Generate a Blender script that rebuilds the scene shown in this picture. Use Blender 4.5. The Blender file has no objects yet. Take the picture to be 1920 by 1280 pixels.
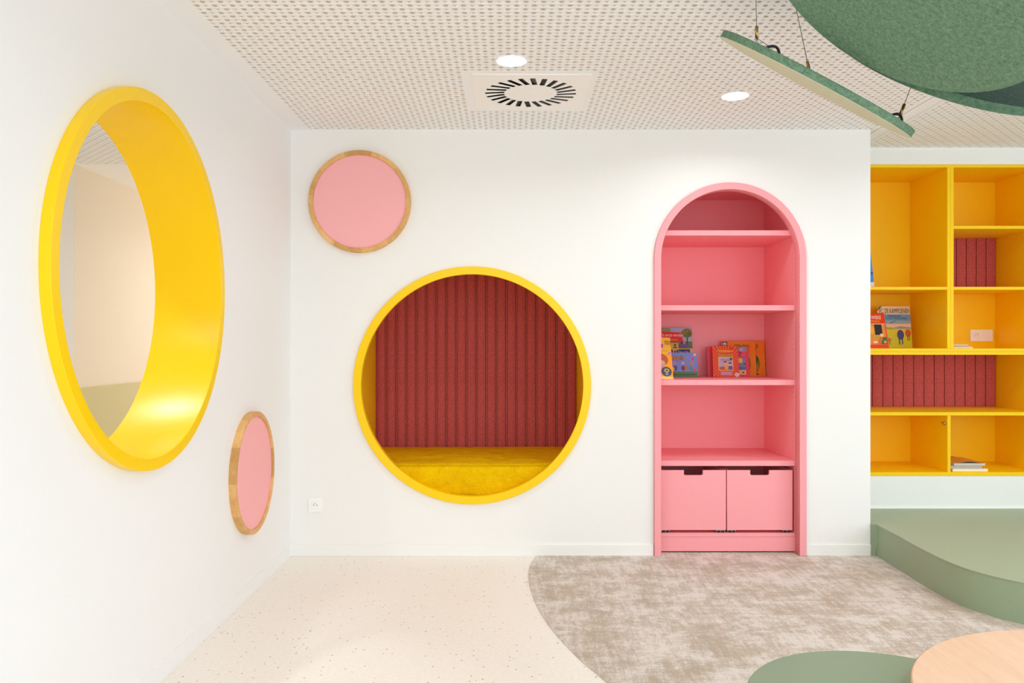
import bpy, bmesh, math, random
import numpy as np
from mathutils import Vector, Matrix, noise

random.seed(7)
PI = math.pi
scene = bpy.context.scene
col = scene.collection

# ------------------------------------------------------------------ camera, world, light, exposure
EYE = 1.24
cd = bpy.data.cameras.new('camera')
cam = bpy.data.objects.new('camera', cd)
col.objects.link(cam)
cam.location = (0, 0, EYE)
cam.rotation_euler = (PI / 2, 0, 0)
cd.sensor_width = 36
cd.lens = 28.0
cd.shift_x = 3 / 1920
cd.shift_y = 5 / 1920
cd.clip_start = 0.05
scene.camera = cam

w = bpy.data.worlds.new('daylight')
scene.world = w
w.use_nodes = True
w.node_tree.nodes['Background'].inputs['Color'].default_value = (0.92, 0.96, 1.0, 1)
w.node_tree.nodes['Background'].inputs['Strength'].default_value = 0.6

vs = scene.view_settings
vs.view_transform = 'Standard'
vs.look = 'None'
vs.exposure = 0.015
vs.gamma = 1.0
vs.use_curve_mapping = False
scene.cycles.max_bounces = 14
scene.cycles.diffuse_bounces = 10
scene.cycles.sample_clamp_indirect = 8


def area_light(name, loc, rot, sx, sy, watt, colour):
    ld = bpy.data.lights.new(name, 'AREA')
    ld.shape = 'RECTANGLE'
    ld.size, ld.size_y = sx, sy
    ld.energy = watt
    ld.color = colour
    o = bpy.data.objects.new(name, ld)
    o.location, o.rotation_euler = loc, rot
    col.objects.link(o)
    return o


# daylight through the window wall behind the camera and the one on the right
area_light('daylight_rear_window', (1.9, -2.9, 1.45), (PI / 2, 0, 0), 6.0, 2.0, 102, (0.80, 0.92, 1.0))
area_light('daylight_right_window', (5.35, 0.4, 1.45), (PI / 2, 0, PI / 2), 4.4, 2.0, 62, (0.80, 0.92, 1.0))
LAMP_W = 4.1
LAMP_C = (0.95, 0.98, 1.0)
HALL_W = 8
area_light('hall_end_fill', (-2.25, 8.9, 1.5), (-PI / 2, 0, 0), 1.3, 1.8, 15, (0.95, 0.97, 1.0))  # unseen area light added before the solid hall end wall to fill the hall

# ------------------------------------------------------------------ materials


def s2l(c):
    c = c / 255
    return c / 12.92 if c <= 0.04045 else ((c + 0.055) / 1.055) ** 2.4


def rgb(r, g, b):
    return (s2l(r), s2l(g), s2l(b), 1)


def mat(name, c, rough=0.5, metal=0.0, coat=0.0, spec=0.5, emit=0, sheen=0):
    m = bpy.data.materials.new(name)
    m.use_nodes = True
    b = m.node_tree.nodes['Principled BSDF']
    b.inputs['Base Color'].default_value = c
    b.inputs['Roughness'].default_value = rough
    b.inputs['Metallic'].default_value = metal
    b.inputs['Coat Weight'].default_value = coat
    b.inputs['Specular IOR Level'].default_value = spec
    if sheen:
        b.inputs['Sheen Weight'].default_value = sheen
        b.inputs['Sheen Roughness'].default_value = 0.5
    if emit:
        b.inputs['Emission Color'].default_value = c
        b.inputs['Emission Strength'].default_value = emit
    return m


def nodes(m):
    nt = m.node_tree
    return nt, nt.nodes['Principled BSDF']


def coords(nt, scale=(1, 1, 1), rot=(0, 0, 0)):
    tc = nt.nodes.new('ShaderNodeTexCoord')
    mp = nt.nodes.new('ShaderNodeMapping')
    mp.inputs['Scale'].default_value = scale
    mp.inputs['Rotation'].default_value = rot
    nt.links.new(tc.outputs['Object'], mp.inputs['Vector'])
    return mp.outputs['Vector']


def tex_noise(nt, vec, scale, detail=4, rough=0.55, dist=0.0):
    n = nt.nodes.new('ShaderNodeTexNoise')
    n.inputs['Scale'].default_value = scale
    n.inputs['Detail'].default_value = detail
    n.inputs['Roughness'].default_value = rough
    n.inputs['Distortion'].default_value = dist
    nt.links.new(vec, n.inputs['Vector'])
    return n.outputs['Fac']


def ramp(nt, fac, stops):
    r = nt.nodes.new('ShaderNodeValToRGB')
    els = r.color_ramp.elements
    while len(els) < len(stops):
        els.new(0.5)
    for e, (p, c) in zip(els, stops):
        e.position, e.color = p, c
    nt.links.new(fac, r.inputs['Fac'])
    return r.outputs['Color']


def mix(nt, fac, a, b, mode='MIX'):
    n = nt.nodes.new('ShaderNodeMix')
    n.data_type = 'RGBA'
    n.blend_type = mode
    for sock, v in ((n.inputs[0], fac), (n.inputs[6], a), (n.inputs[7], b)):
        if isinstance(v, (int, float)):
            sock.default_value = v
        elif isinstance(v, tuple):
            sock.default_value = v
        else:
            nt.links.new(v, sock)
    return n.outputs[2]


def bump(nt, b, fac, strength, dist=0.002):
    n = nt.nodes.new('ShaderNodeBump')
    n.inputs['Strength'].default_value = strength
    n.inputs['Distance'].default_value = dist
    nt.links.new(fac, n.inputs['Height'])
    nt.links.new(n.outputs['Normal'], b.inputs['Normal'])


def paint(name, c, rough=0.6, spec=0.3):
    m = mat(name, c, rough, spec=spec)
    nt, b = nodes(m)
    bump(nt, b, tex_noise(nt, coords(nt), 220, 3), 0.06, 0.001)
    return m


def lacquer(name, c, rough=0.30, coat=0.0):
    m = mat(name, c, rough, coat=coat, spec=0.3)
    nt, b = nodes(m)
    b.inputs['Coat Roughness'].default_value = 0.18
    bump(nt, b, tex_noise(nt, coords(nt), 90, 3), 0.05, 0.001)
    return m


def felt(name, c1, c2, sheen=0.0, scale=1.0):
    m = mat(name, c1, 0.95, spec=0.1, sheen=sheen)
    nt, b = nodes(m)
    v = coords(nt, (1.0, 1.0, 1.0))
    f1 = tex_noise(nt, v, 130 * scale, 6, 0.75, 0.8)
    f2 = tex_noise(nt, v, 38 * scale, 3, 0.6, 0.5)
    fac = mix(nt, 0.35, f1, f2)
    nt.links.new(ramp(nt, fac, [(0.36, c1), (0.64, c2)]), b.inputs['Base Color'])
    bump(nt, b, f1, 0.5, 0.002)
    return m


def wood(name, c1, c2, axis_scale, rough=0.45, segs=False):
    m = mat(name, c1, rough, spec=0.35)
    nt, b = nodes(m)
    v = coords(nt, axis_scale)
    f = tex_noise(nt, v, 3.0, 6, 0.62, 0.4)
    f2 = tex_noise(nt, v, 22.0, 3, 0.6)
    fac = mix(nt, 0.4, f, f2)
    nt.links.new(ramp(nt, fac, [(0.3, c1), (0.7, c2)]), b.inputs['Base Color'])
    bump(nt, b, f2, 0.08, 0.001)
    return m


M = {}
M['wall'] = paint('wall_paint', rgb(241, 241, 241))
M['wall_back'] = paint('back_wall_paint', rgb(241, 240, 237))
M['wall_hall'] = paint('hall_paint', rgb(240, 230, 215))
M['wall_cool'] = paint('hall_cool_paint', rgb(232, 233, 235))
M['hall_green'] = paint('hall_dado_paint', rgb(212, 204, 160))
M['ceiling'] = paint('ceiling_plaster', rgb(245, 246, 247), 0.8, 0.1)
M['fleece'] = mat('acoustic_fleece', rgb(202, 187, 166), 0.95, spec=0.05)
M['gypsum'] = mat('gypsum_edge', rgb(222, 209, 190), 0.9, spec=0.05)
M['white'] = mat('white_plastic', rgb(247, 246, 244), 0.35)
M['white_metal'] = mat('white_powder_coat', rgb(248, 246, 243), 0.5)
M['black'] = mat('black_plastic', rgb(22, 22, 22), 0.5)
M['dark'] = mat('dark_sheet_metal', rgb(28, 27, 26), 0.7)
M['grey'] = mat('lit_grey_blade', rgb(74, 68, 62), 0.6)
M['yellow'] = lacquer('yellow_lacquer', rgb(253, 208, 0))
M['yellow_shelf'] = lacquer('yellow_melamine', rgb(252, 206, 0), 0.45, 0.0)
M['pink'] = lacquer('pink_lacquer', rgb(249, 164, 170), 0.45, 0.0)
M['pink_panel'] = paint('pink_board', rgb(250, 180, 182), 0.7)
M['red_felt'] = felt('red_felt', rgb(172, 70, 72), rgb(212, 108, 106), 0.1, 2.8)
M['red_felt_edge'] = felt('cut_felt_edge', rgb(198, 108, 100), rgb(216, 130, 120), 0.0, 1.6)
M['green_felt'] = felt('green_felt', rgb(74, 108, 86), rgb(138, 166, 138), 0.0, 2.2)
M['green_felt_shaded'] = felt('shaded_green_felt', rgb(30, 50, 42), rgb(58, 78, 66), 0.0, 1.9)  # green felt darkened: shade on the rear disc's top put into its colour
M['green_felt_dimmed'] = felt('dimmed_green_felt', rgb(58, 88, 70), rgb(108, 136, 112), 0.0, 1.9)  # green felt darkened for shade on the rear disc's rim; also table edge
M['beige_felt'] = felt('khaki_felt', rgb(202, 202, 172), rgb(224, 224, 198), 0.0, 2.5)
M['brass'] = mat('brass', rgb(190, 160, 100), 0.3, metal=1.0)
M['steel'] = mat('steel', rgb(190, 188, 184), 0.28, metal=1.0)
M['wire'] = mat('steel_cable', rgb(110, 104, 98), 0.4, metal=0.8)
M['velvet'] = felt('yellow_velvet', rgb(226, 178, 0), rgb(242, 198, 2), 0.0, 0.35)
nt, b = nodes(M['velvet'])
bump(nt, b, tex_noise(nt, coords(nt, (9.0, 26.0, 12.0)), 1.0, 5, 0.6, 1.6), 0.55, 0.03)
M['oak'] = wood('oak', rgb(186, 128, 58), rgb(226, 176, 100), (3, 3, 3), 0.5)
M['ash'] = wood('pale_veneer', rgb(222, 182, 152), rgb(236, 204, 178), (14, 1.0, 14), 0.4)
M['ash_edge'] = wood('veneer_edge', rgb(214, 164, 112), rgb(232, 188, 138), (6, 6, 1), 0.5)
M['green_top'] = paint('sage_laminate', rgb(138, 156, 130), 0.45)
M['paper'] = mat('paper', rgb(236, 228, 214), 0.8)

# pale vinyl floor with scattered flecks
m = mat('speckled_vinyl', rgb(244, 238, 230), 0.42, spec=0.35)
nt, b = nodes(m)
v = coords(nt)
vo = nt.nodes.new('ShaderNodeTexVoronoi')
vo.inputs['Scale'].default_value = 34
nt.links.new(v, vo.inputs['Vector'])
dot = ramp(nt, vo.outputs['Distance'], [(0.10, (1, 1, 1, 1)), (0.14, (0, 0, 0, 1))])
sep = nt.nodes.new('ShaderNodeSeparateColor')
nt.links.new(vo.outputs['Color'], sep.inputs[0])
pick = ramp(nt, sep.outputs[0], [(0.44, (0, 0, 0, 1)), (0.46, (1, 1, 1, 1))])
fac = mix(nt, 1.0, dot, pick, 'MULTIPLY')
fl = ramp(nt, sep.outputs[1], [(0.0, rgb(120, 98, 76)), (0.5, rgb(186, 158, 130)), (1.0, rgb(150, 124, 96))])
soft = ramp(nt, tex_noise(nt, v, 60, 4), [(0.35, rgb(240, 233, 224)), (0.65, rgb(245, 239, 231))])
nt.links.new(mix(nt, fac, soft, fl), b.inputs['Base Color'])
M['vinyl'] = m

# mottled woven carpet
m = mat('woven_carpet', rgb(205, 186, 165), 0.95, spec=0.08, sheen=0.15)
nt, b = nodes(m)
v = coords(nt)
patch = tex_noise(nt, coords(nt, (1.0, 1.1, 1.0)), 4.0, 12, 0.79, 0.2)
st1 = tex_noise(nt, coords(nt, (5.0, 42.0, 1.0)), 1.0, 6, 0.8, 0.2)
st2 = tex_noise(nt, coords(nt, (34.0, 4.5, 1.0), (0, 0, -0.42)), 1.0, 6, 0.8, 0.3)
weave = tex_noise(nt, coords(nt, (1.0, 1.6, 1.0)), 170, 3, 0.85)
f = mix(nt, 0.22, patch, st1)
f = mix(nt, 0.28, f, st2)
f = mix(nt, 0.27, f, weave)
c = ramp(nt, f, [(0.45, rgb(180, 163, 144)), (0.495, rgb(198, 184, 169)), (0.53, rgb(222, 214, 207))])
nt.links.new(c, b.inputs['Base Color'])
bump(nt, b, weave, 0.6, 0.003)
M['carpet'] = m


def speckled(name, c, dotc, scale=60):
    m = mat(name, c, 0.5, spec=0.3)
    nt, b = nodes(m)
    v = coords(nt)
    vo = nt.nodes.new('ShaderNodeTexVoronoi')
    vo.inputs['Scale'].default_value = scale
    nt.links.new(v, vo.inputs['Vector'])
    d = ramp(nt, vo.outputs['Distance'], [(0.06, (1, 1, 1, 1)), (0.1, (0, 0, 0, 1))])
    sp = nt.nodes.new('ShaderNodeSeparateColor')
    nt.links.new(vo.outputs['Color'], sp.inputs[0])
    p = ramp(nt, sp.outputs[0], [(0.6, (0, 0, 0, 1)), (0.62, (1, 1, 1, 1))])
    nt.links.new(mix(nt, mix(nt, 1.0, d, p, 'MULTIPLY'), c, dotc), b.inputs['Base Color'])
    return m


M['platform_top'] = speckled('sage_vinyl', rgb(162, 177, 151), rgb(146, 160, 136))
M['platform_side'] = speckled('sage_vinyl_riser', rgb(150, 168, 138), rgb(104, 118, 96))

_flat = {}


def ink(r, g, b_):
    k = (r, g, b_)
    if k not in _flat:
        _flat[k] = mat('print_ink', rgb(r, g, b_), 0.45, spec=0.3)
    return _flat[k]


# ------------------------------------------------------------------ mesh helpers


def link(name, me, material=None, parent=None, loc=None, rot=None):
    o = bpy.data.objects.new(name, me)
    if material is not None:
        me.materials.clear()
        me.materials.append(material)
    col.objects.link(o)
    if parent is not None:
        o.parent = parent
    if loc is not None:
        o.location = loc
    if rot is not None:
        o.rotation_euler = rot
    return o


def thing(name, label, cat, loc=(0, 0, 0), rot=(0, 0, 0), group=None):
    o = bpy.data.objects.new(name, None)
    o.empty_display_size = 0.1
    col.objects.link(o)
    o.location, o.rotation_euler = loc, rot
    return tag(o, label, cat, group)


def tag(o, label=None, cat=None, group=None, kind=None):
    for k, v_ in (('label', label), ('category', cat), ('group', group), ('kind', kind)):
        if v_:
            o[k] = v_
    return o


def struct(name, me, material, label=None, parent=None):
    o = link(name, me, material, parent)
    o['kind'] = 'structure'
    if label:
        o['label'] = label
    return o


def box_into(bm, x0, x1, y0, y1, z0, z1, bev=0.0):
    g = bmesh.ops.create_cube(bm, size=1.0)
    vs_ = g['verts']
    for v_ in vs_:
        v_.co = Vector(((x0 + x1) / 2 + v_.co.x * (x1 - x0), (y0 + y1) / 2 + v_.co.y * (y1 - y0), (z0 + z1) / 2 + v_.co.z * (z1 - z0)))
    if bev:
        es = list({e for v_ in vs_ for e in v_.link_edges})
        bmesh.ops.bevel(bm, geom=es, offset=bev, segments=2, profile=0.5, affect='EDGES')


def box(x0, x1, y0, y1, z0, z1, bev=0.0):
    bm = bmesh.new()
    box_into(bm, x0, x1, y0, y1, z0, z1, bev)
    return finish(bm)


def finish(bm, smooth=False):
    me = bpy.data.meshes.new('mesh')
    bmesh.ops.recalc_face_normals(bm, faces=bm.faces)
    bm.to_mesh(me)
    bm.free()
    if smooth:
        me.polygons.foreach_set('use_smooth', [True] * len(me.polygons))
    return me


def boxes(lst, bev=0.0):
    bm = bmesh.new()
    for b_ in lst:
        box_into(bm, *b_, bev=bev)
    return finish(bm)


def plate(outline, holes, t, bev=0.0):
    """flat plate in XY with holes, thickness t centred on z = 0"""
    cu = bpy.data.curves.new('outline', 'CURVE')
    cu.dimensions = '2D'
    cu.fill_mode = 'BOTH'
    cu.extrude = t / 2 - bev
    cu.bevel_depth = bev
    cu.bevel_resolution = 1
    cu.offset = -bev
    for pts in [outline] + holes:
        sp = cu.splines.new('POLY')
        sp.points.add(len(pts) - 1)
        for p, q in zip(sp.points, pts):
            p.co = (q[0], q[1], 0, 1)
        sp.use_cyclic_u = True
    o = bpy.data.objects.new('outline', cu)
    col.objects.link(o)
    dg = bpy.context.evaluated_depsgraph_get()
    me = bpy.data.meshes.new_from_object(o.evaluated_get(dg))
    bpy.data.objects.remove(o)
    bpy.data.curves.remove(cu)
    return me


def plate_xz(outline, holes, y0, y1, bev=0.0):
    """plate in the XZ plane between y0 and y1"""
    me = plate(outline, holes, y1 - y0, bev)
    me.transform(Matrix.Translation((0, (y0 + y1) / 2, 0)) @ Matrix.Rotation(PI / 2, 4, 'X'))
    return me


def plate_yz(outline, holes, x0, x1):
    """outline given as (y, z)"""
    me = plate(outline, holes, x1 - x0)
    R = Matrix(((0, 0, 1, 0), (1, 0, 0, 0), (0, 1, 0, 0), (0, 0, 0, 1)))
    me.transform(Matrix.Translation(((x0 + x1) / 2, 0, 0)) @ R)
    return me


def circle(cx, cy, r, n=128):
    return [(cx + r * math.cos(2 * PI * k / n), cy + r * math.sin(2 * PI * k / n)) for k in range(n)]


def rect(x0, x1, y0, y1):
    return [(x0, y0), (x1, y0), (x1, y1), (x0, y1)]


def lathe(profile, n=160, closed=True):
    """profile of (r, z) about the Z axis; every segment keeps its own vertices so corners stay crisp"""
    verts, faces = [], []
    segs = list(zip(profile, profile[1:] + (profile[:1] if closed else [])))
    if not closed:
        segs = segs[:len(profile) - 1]
    for (r0, z0), (r1, z1) in segs:
        base = len(verts)
        for k in range(n):
            a = 2 * PI * k / n
            c_, s_ = math.cos(a), math.sin(a)
            verts.append((r0 * c_, r0 * s_, z0))
            verts.append((r1 * c_, r1 * s_, z1))
        for k in range(n):
            a0, b0 = base + 2 * k, base + 2 * k + 1
            a1, b1 = base + 2 * ((k + 1) % n), base + 2 * ((k + 1) % n) + 1
            faces.append((a0, a1, b1, b0))
    me = bpy.data.meshes.new('lathe')
    me.from_pydata(verts, [], faces)
    bm = bmesh.new()
    bm.from_mesh(me)
    bmesh.ops.dissolve_degenerate(bm, dist=1e-6, edges=bm.edges)
    bm.to_mesh(me)
    bm.free()
    me.polygons.foreach_set('use_smooth', [True] * len(me.polygons))
    return me


def rounded(r0, r1, z0, z1, b_=0.002):
    """ring profile with eased corners, counter-clockwise seen with r right, z up"""
    return [(r0, z0 + b_), (r0 + b_, z0), (r1 - b_, z0), (r1, z0 + b_), (r1, z1 - b_), (r1 - b_, z1), (r0 + b_, z1), (r0, z1 - b_)]


def flip(me):
    me.flip_normals()
    return me


def tube(pts, r, n=8, closed=False):
    bm = bmesh.new()
    P_ = [Vector(p) for p in pts]
    rings = []
    up = Vector((0.31, 0.2, 0.93))
    L = len(P_)
    for i, p in enumerate(P_):
        if closed:
            d = P_[(i + 1) % L] - P_[i - 1]
        else:
            d = P_[min(i + 1, L - 1)] - P_[max(i - 1, 0)]
        d.normalize()
        a = d.cross(up).normalized()
        b_ = d.cross(a)
        rr = r[i] if isinstance(r, (list, tuple)) else r
        rings.append([bm.verts.new(p + rr * (math.cos(2 * PI * k / n) * a + math.sin(2 * PI * k / n) * b_)) for k in range(n)])
    rng = range(L if closed else L - 1)
    for i in rng:
        A, B = rings[i], rings[(i + 1) % L]
        for k in range(n):
            bm.faces.new((A[k], A[(k + 1) % n], B[(k + 1) % n], B[k]))
    if not closed:
        bm.faces.new(rings[0][::-1])
        bm.faces.new(rings[-1])
    return finish(bm, True)


def cyl(r, z0, z1, n=32, r1=None, bev=0.0):
    r1 = r if r1 is None else r1
    if bev:
        prof = [(0.0001, z0), (r - bev, z0), (r, z0 + bev), (r1, z1 - bev), (r1 - bev, z1), (0.0001, z1)]
    else:
        prof = [(0.0001, z0), (r, z0), (r1, z1), (0.0001, z1)]
    return lathe(prof, n, closed=False)


# ------------------------------------------------------------------ the setting
XL, YB, XR, ZC = -1.2875, 4.666, 2.109, 2.496      # left wall, back wall, end of back wall, ceiling height
YA = 5.096                                          # alcove wall
Y0, XE = -2.8, 5.25                                 # rear wall, right wall
TUN = 0.25                                          # thickness of the left wall

struct('floor', box(XL - 0.02, XE, Y0, YA + 0.5, -0.08, 0.0), M['vinyl'], 'cream vinyl floor with small brown flecks')

# left wall with the round opening
WC_Y, WC_Z, WR_O, WR_I = 2.836, 1.460, 0.664, 0.620
struct('wall_left', plate_yz(rect(Y0, YB + 0.03, 0, ZC), [circle(WC_Y, WC_Z, WR_I + 0.006)], XL - TUN, XL), M['wall'], 'plain white wall on the left')

# back wall with the round nook and the arched bookcase let into it
NX, NZ, NR_O, NR_I = -0.2234, 0.9994, 0.694, 0.648
AX, AZ, AR_O, AR_I = 1.284, 1.740, 0.444, 0.404


def arch(r, z0=0.0, n=64):
    p = [(AX + r, z0)]
    p += [(AX + r * math.cos(PI * k / n), AZ + r * math.sin(PI * k / n)) for k in range(n + 1)]
    p += [(AX - r, z0)]
    return p


wall_outline = [(XL, 0), (AX - 0.4442, 0)] + arch(0.4442)[::-1][1:-1] + [(AX + 0.4442, 0), (XR, 0), (XR, ZC), (XL, ZC)]
struct('wall_back', plate_xz(wall_outline, [circle(NX, NZ, 0.672)], YB, YB + 0.034), M['wall_back'], 'white back wall with round nook and arched bookcase')
struct('wall_return', box(XR - 0.034, XR, YB + 0.034, YA + 0.03, 0, ZC), M['wall_back'], 'end of the back wall beside the yellow shelves')

# alcove wall with the shelving let into it
UX0, UX1, UZ0, UZ1 = 2.20, 3.43, 0.397, 2.389
struct('wall_alcove', plate_xz(rect(XR, XE, 0, ZC), [rect(UX0 - 0.001, UX1 + 0.001, UZ0 - 0.001, UZ1 + 0.001)], YA, YA + 0.03), M['wall_back'], 'white wall around the yellow shelves')
# rear and right walls, each with a wide window opening (behind and beside the camera)
struct('wall_rear', plate_xz(rect(XL, XE, 0, ZC), [rect(-1.1, 4.9, 0.45, 2.4)], Y0 - 0.03, Y0), M['wall'])
struct('wall_right', plate_yz(rect(Y0, YA, 0, ZC), [rect(-1.8, 2.6, 0.45, 2.4)], XE, XE + 0.03), M['wall'])

# skirting
struct('baseboard_back', boxes([(XL, AX - 0.446, YB - 0.009, YB, 0, 0.068), (AX + 0.446, XR, YB - 0.009, YB, 0, 0.068)], 0.002), M['wall_back'], 'low white skirting along the back wall')
struct('baseboard_left', box(XL, XL + 0.002, Y0, YB - 0.009, 0, 0.068), M['wall'], 'low white skirting along the left wall')


# perforated plaster ceiling: a 33 mm grid of 20 mm and 12 mm holes taking turns
def perforated(x0, x1, y0, y1, gx, gy, z, blanks, depth=0.0125, p=0.033):
    """returns verts, faces of a perforated sheet over the grid cells that fit in the rectangle, plain elsewhere"""
    i0, i1 = math.ceil((x0 - gx) / p + 0.5), math.floor((x1 - gx) / p - 0.5)
    j0, j1 = math.ceil((y0 - gy) / p + 0.5), math.floor((y1 - gy) / p - 0.5)
    X0, X1, Y0_, Y1_ = gx + (i0 - .5) * p, gx + (i1 + .5) * p, gy + (j0 - .5) * p, gy + (j1 + .5) * p
    V, Fq, Wq = [], [], []
    nv = 0

    def add(vv, ff, ww=None):
        nonlocal nv
        V.append(vv)
        Wq.append(np.zeros(len(ff), np.int32) if ww is None else ww)
        Fq.append(ff + nv)
        nv += len(vv)

    def quad(a, b_, c_, d):
        add(np.array([(a, c_, z), (b_, c_, z), (b_, d, z), (a, d, z)], float), np.array([[0, 3, 2, 1]]))

    for q in ((x0, x1, y0, Y0_), (x0, x1, Y1_, y1), (x0, X0, Y0_, Y1_), (X1, x1, Y0_, Y1_)):
        if q[1] - q[0] > 1e-5 and q[3] - q[2] > 1e-5:
            quad(*q)
    big, small, flat_ = [], [], []
    for i in range(i0, i1 + 1):
        for j in range(j0, j1 + 1):
            cx_, cy_ = gx + i * p, gy + j * p
            if any(a - p / 2 < cx_ < b_ + p / 2 and c_ - p / 2 < cy_ < d + p / 2 for a, b_, c_, d in blanks):
                flat_.append((cx_, cy_))
            elif (i + j) % 2 == 0:
                big.append((cx_, cy_))
            else:
                small.append((cx_, cy_))
    for cen, r, n in ((big, 0.0096, 16), (small, 0.0052, 8)):
        if not cen:
            continue
        a = np.arange(n) * 2 * PI / n
        u = np.stack([np.cos(a), np.sin(a)], 1)
        outer = u * (p / 2) / np.abs(u).max(1, keepdims=True)
        T = np.zeros((3 * n, 3))
        T[:n, :2] = outer
        T[n:2 * n, :2] = u * r
        T[2 * n:, :2] = u * r
        T[2 * n:, 2] = depth
        T[:, 2] += z
        k = np.arange(n)
        k1 = (k + 1) % n
        f = np.concatenate([np.stack([k, n + k, n + k1, k1], 1), np.stack([n + k, 2 * n + k, 2 * n + k1, n + k1], 1)])
        C_ = np.array(cen)
        VV = np.repeat(T[None], len(C_), 0)
        VV[:, :, :2] += C_[:, None]
        FF = f[None] + (np.arange(len(C_)) * 3 * n)[:, None, None]
        add(VV.reshape(-1, 3), FF.reshape(-1, 4), np.tile(np.repeat([0, 1], n), len(C_)).astype(np.int32))
    flat_ = [q for q in flat_ if not any(abs(q[0] - (a + b_) / 2) < 0.245 and abs(q[1] - (c_ + d) / 2) < 0.245 for a, b_, c_, d in blanks)]
    if flat_:
        C_ = np.array(flat_)
        T = np.array([(-p / 2, -p / 2, z), (p / 2, -p / 2, z), (p / 2, p / 2, z), (-p / 2, p / 2, z)])
        VV = np.repeat(T[None], len(C_), 0)
        VV[:, :, :2] += C_[:, None]
        FF = np.array([[0, 3, 2, 1]])[None] + (np.arange(len(C_)) * 4)[:, None, None]
        add(VV.reshape(-1, 3), FF.reshape(-1, 4))
    return np.concatenate(V), np.concatenate(Fq), np.concatenate(Wq)


def quads_mesh(V, F, W):
    me = bpy.data.meshes.new('sheet')
    me.vertices.add(len(V))
    me.vertices.foreach_set('co', V.astype(np.float32).ravel())
    me.loops.add(F.size)
    me.loops.foreach_set('vertex_index', F.astype(np.int32).ravel())
    me.polygons.add(len(F))
    me.polygons.foreach_set('loop_start', np.arange(0, F.size, 4, dtype=np.int32))
    me.materials.append(M['ceiling'])
    me.materials.append(M['gypsum'])
    me.polygons.foreach_set('material_index', W)
    me.update(calc_edges=True)
    return me


VENT_X, VENT_Y, VENT_H = 0.101, 3.980, 0.276
GX, GY = 0.8817, 4.641 - 49 * 0.033
DL1, DL2 = (0.005, 3.530), (1.137, 4.030)
vent_blank = (VENT_X - 0.30, VENT_X + 0.30, VENT_Y - 0.30, VENT_Y + 0.30)
ST0, ST1 = 2.150, 2.226
parts_ = [perforated(XL + 0.082, ST0 - 0.004, 1.5, YB, GX, GY, ZC, [vent_blank]),
          perforated(ST1 + 0.004, 4.0, 1.5, YA, GX, GY, ZC, [])]
for q in ((XL - 0.02, XL + 0.082, Y0, YB + 0.03), (XL + 0.082, ST0 - 0.004, Y0, 1.5), (ST1 + 0.004, XE, Y0, 1.5), (4.0, XE, 1.5, YA), (XR - 0.03, ST0 - 0.004, YB, YA)):
    parts_.append((np.array([(q[0], q[2], ZC), (q[1], q[2], ZC), (q[1], q[3], ZC), (q[0], q[3], ZC)], float), np.array([[0, 3, 2, 1]]), np.zeros(1, np.int32)))
off, Vs, Fs, Ws = 0, [], [], []
for V_, F_, W_ in parts_:
    Vs.append(V_)
    Ws.append(W_)
    Fs.append(F_ + off)
    off += len(V_)
ceil_ob = struct('ceiling', quads_mesh(np.concatenate(Vs), np.concatenate(Fs), np.concatenate(Ws)), None, 'white perforated plaster ceiling with large and small holes')
link('acoustic_backing', box(XL, XE, Y0, YA + 0.03, ZC + 0.0126, ZC + 0.04), M['fleece'], ceil_ob)
struct('trim_1', box(ST0, ST1, Y0, YA, ZC - 0.001, ZC + 0.012), M['ceiling'], 'plain strip between two joints in the perforated ceiling')

# carpet with its curved edge
cpts = [(1.2, -1.6), (0.98, 0.4), (0.78, 1.6), (0.56, 2.35), (0.352, 2.919), (0.266, 3.15), (0.179, 3.466), (0.122, 3.80), (0.097, 4.154), (0.106, 4.42), (0.150, YB - 0.009)]


def catmull(pts, k=10):
    out = []
    P_ = [pts[0]] + list(pts) + [pts[-1]]
    for i in range(1, len(P_) - 2):
        p0, p1, p2, p3 = [np.array(P_[j], float) for j in (i - 1, i, i + 1, i + 2)]
        for s in range(k):
            t = s / k
            out.append(tuple(0.5 * ((2 * p1) + (p2 - p0) * t + (2 * p0 - 5 * p1 + 4 * p2 - p3) * t * t + (3 * p1 - p0 - 3 * p2 + p3) * t ** 3)))
    out.append(tuple(pts[-1]))
    return out


edge = catmull(cpts)
me = plate(edge + [(AX - 0.4035, YB - 0.009), (AX - 0.4035, 4.735), (AX + 0.4035, 4.735), (AX + 0.4035, YB - 0.009), (XR + 0.35, YB - 0.009), (XR + 0.35, 3.2), (4.6, 3.0), (4.6, -1.6)], [], 0.004)
me.transform(Matrix.Translation((0, 0, 0.0022)))
cp = link('carpet', me, M['carpet'])
tag(cp, 'mottled beige carpet with a curved edge in the cream floor', 'carpet')

# raised platform in front of the alcove
PZ = 0.190
prof = catmull([(2.137, 4.645), (2.134, 4.5), (2.126, 4.3), (2.116, 4.1), (2.120, 3.85), (2.158, 3.68), (2.265, 3.512), (2.50, 3.30), (2.85, 3.16), (3.4, 3.08), (4.2, 3.06), (5.2, 3.06)])
body = [(XR + 0.002, 4.652), (2.134, 4.652)] + prof + [(XE - 0.002, 3.06), (XE - 0.002, YA - 0.002), (XR + 0.002, YA - 0.002)]
me = plate(body, [], PZ - 0.004)
me.transform(Matrix.Translation((0, 0, (PZ - 0.004) / 2)))
pf = struct('floor_platform', me, M['platform_side'], 'raised sage green platform with curved front below yellow shelves')
me = plate([(x_ - 0.003 if y_ < 4.66 and x_ < 5 else x_, y_ - (0.003 if 3 < y_ < 3.4 else 0)) for x_, y_ in body], [], 0.004)
me.transform(Matrix.Translation((0, 0, PZ - 0.002)))
link('platform_top', me, M['platform_top'], pf)
link('riser_seam', tube([(2.136, 4.648, 0.0), (2.136, 4.648, PZ - 0.004)], 0.0035), M['platform_top'], pf)
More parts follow.
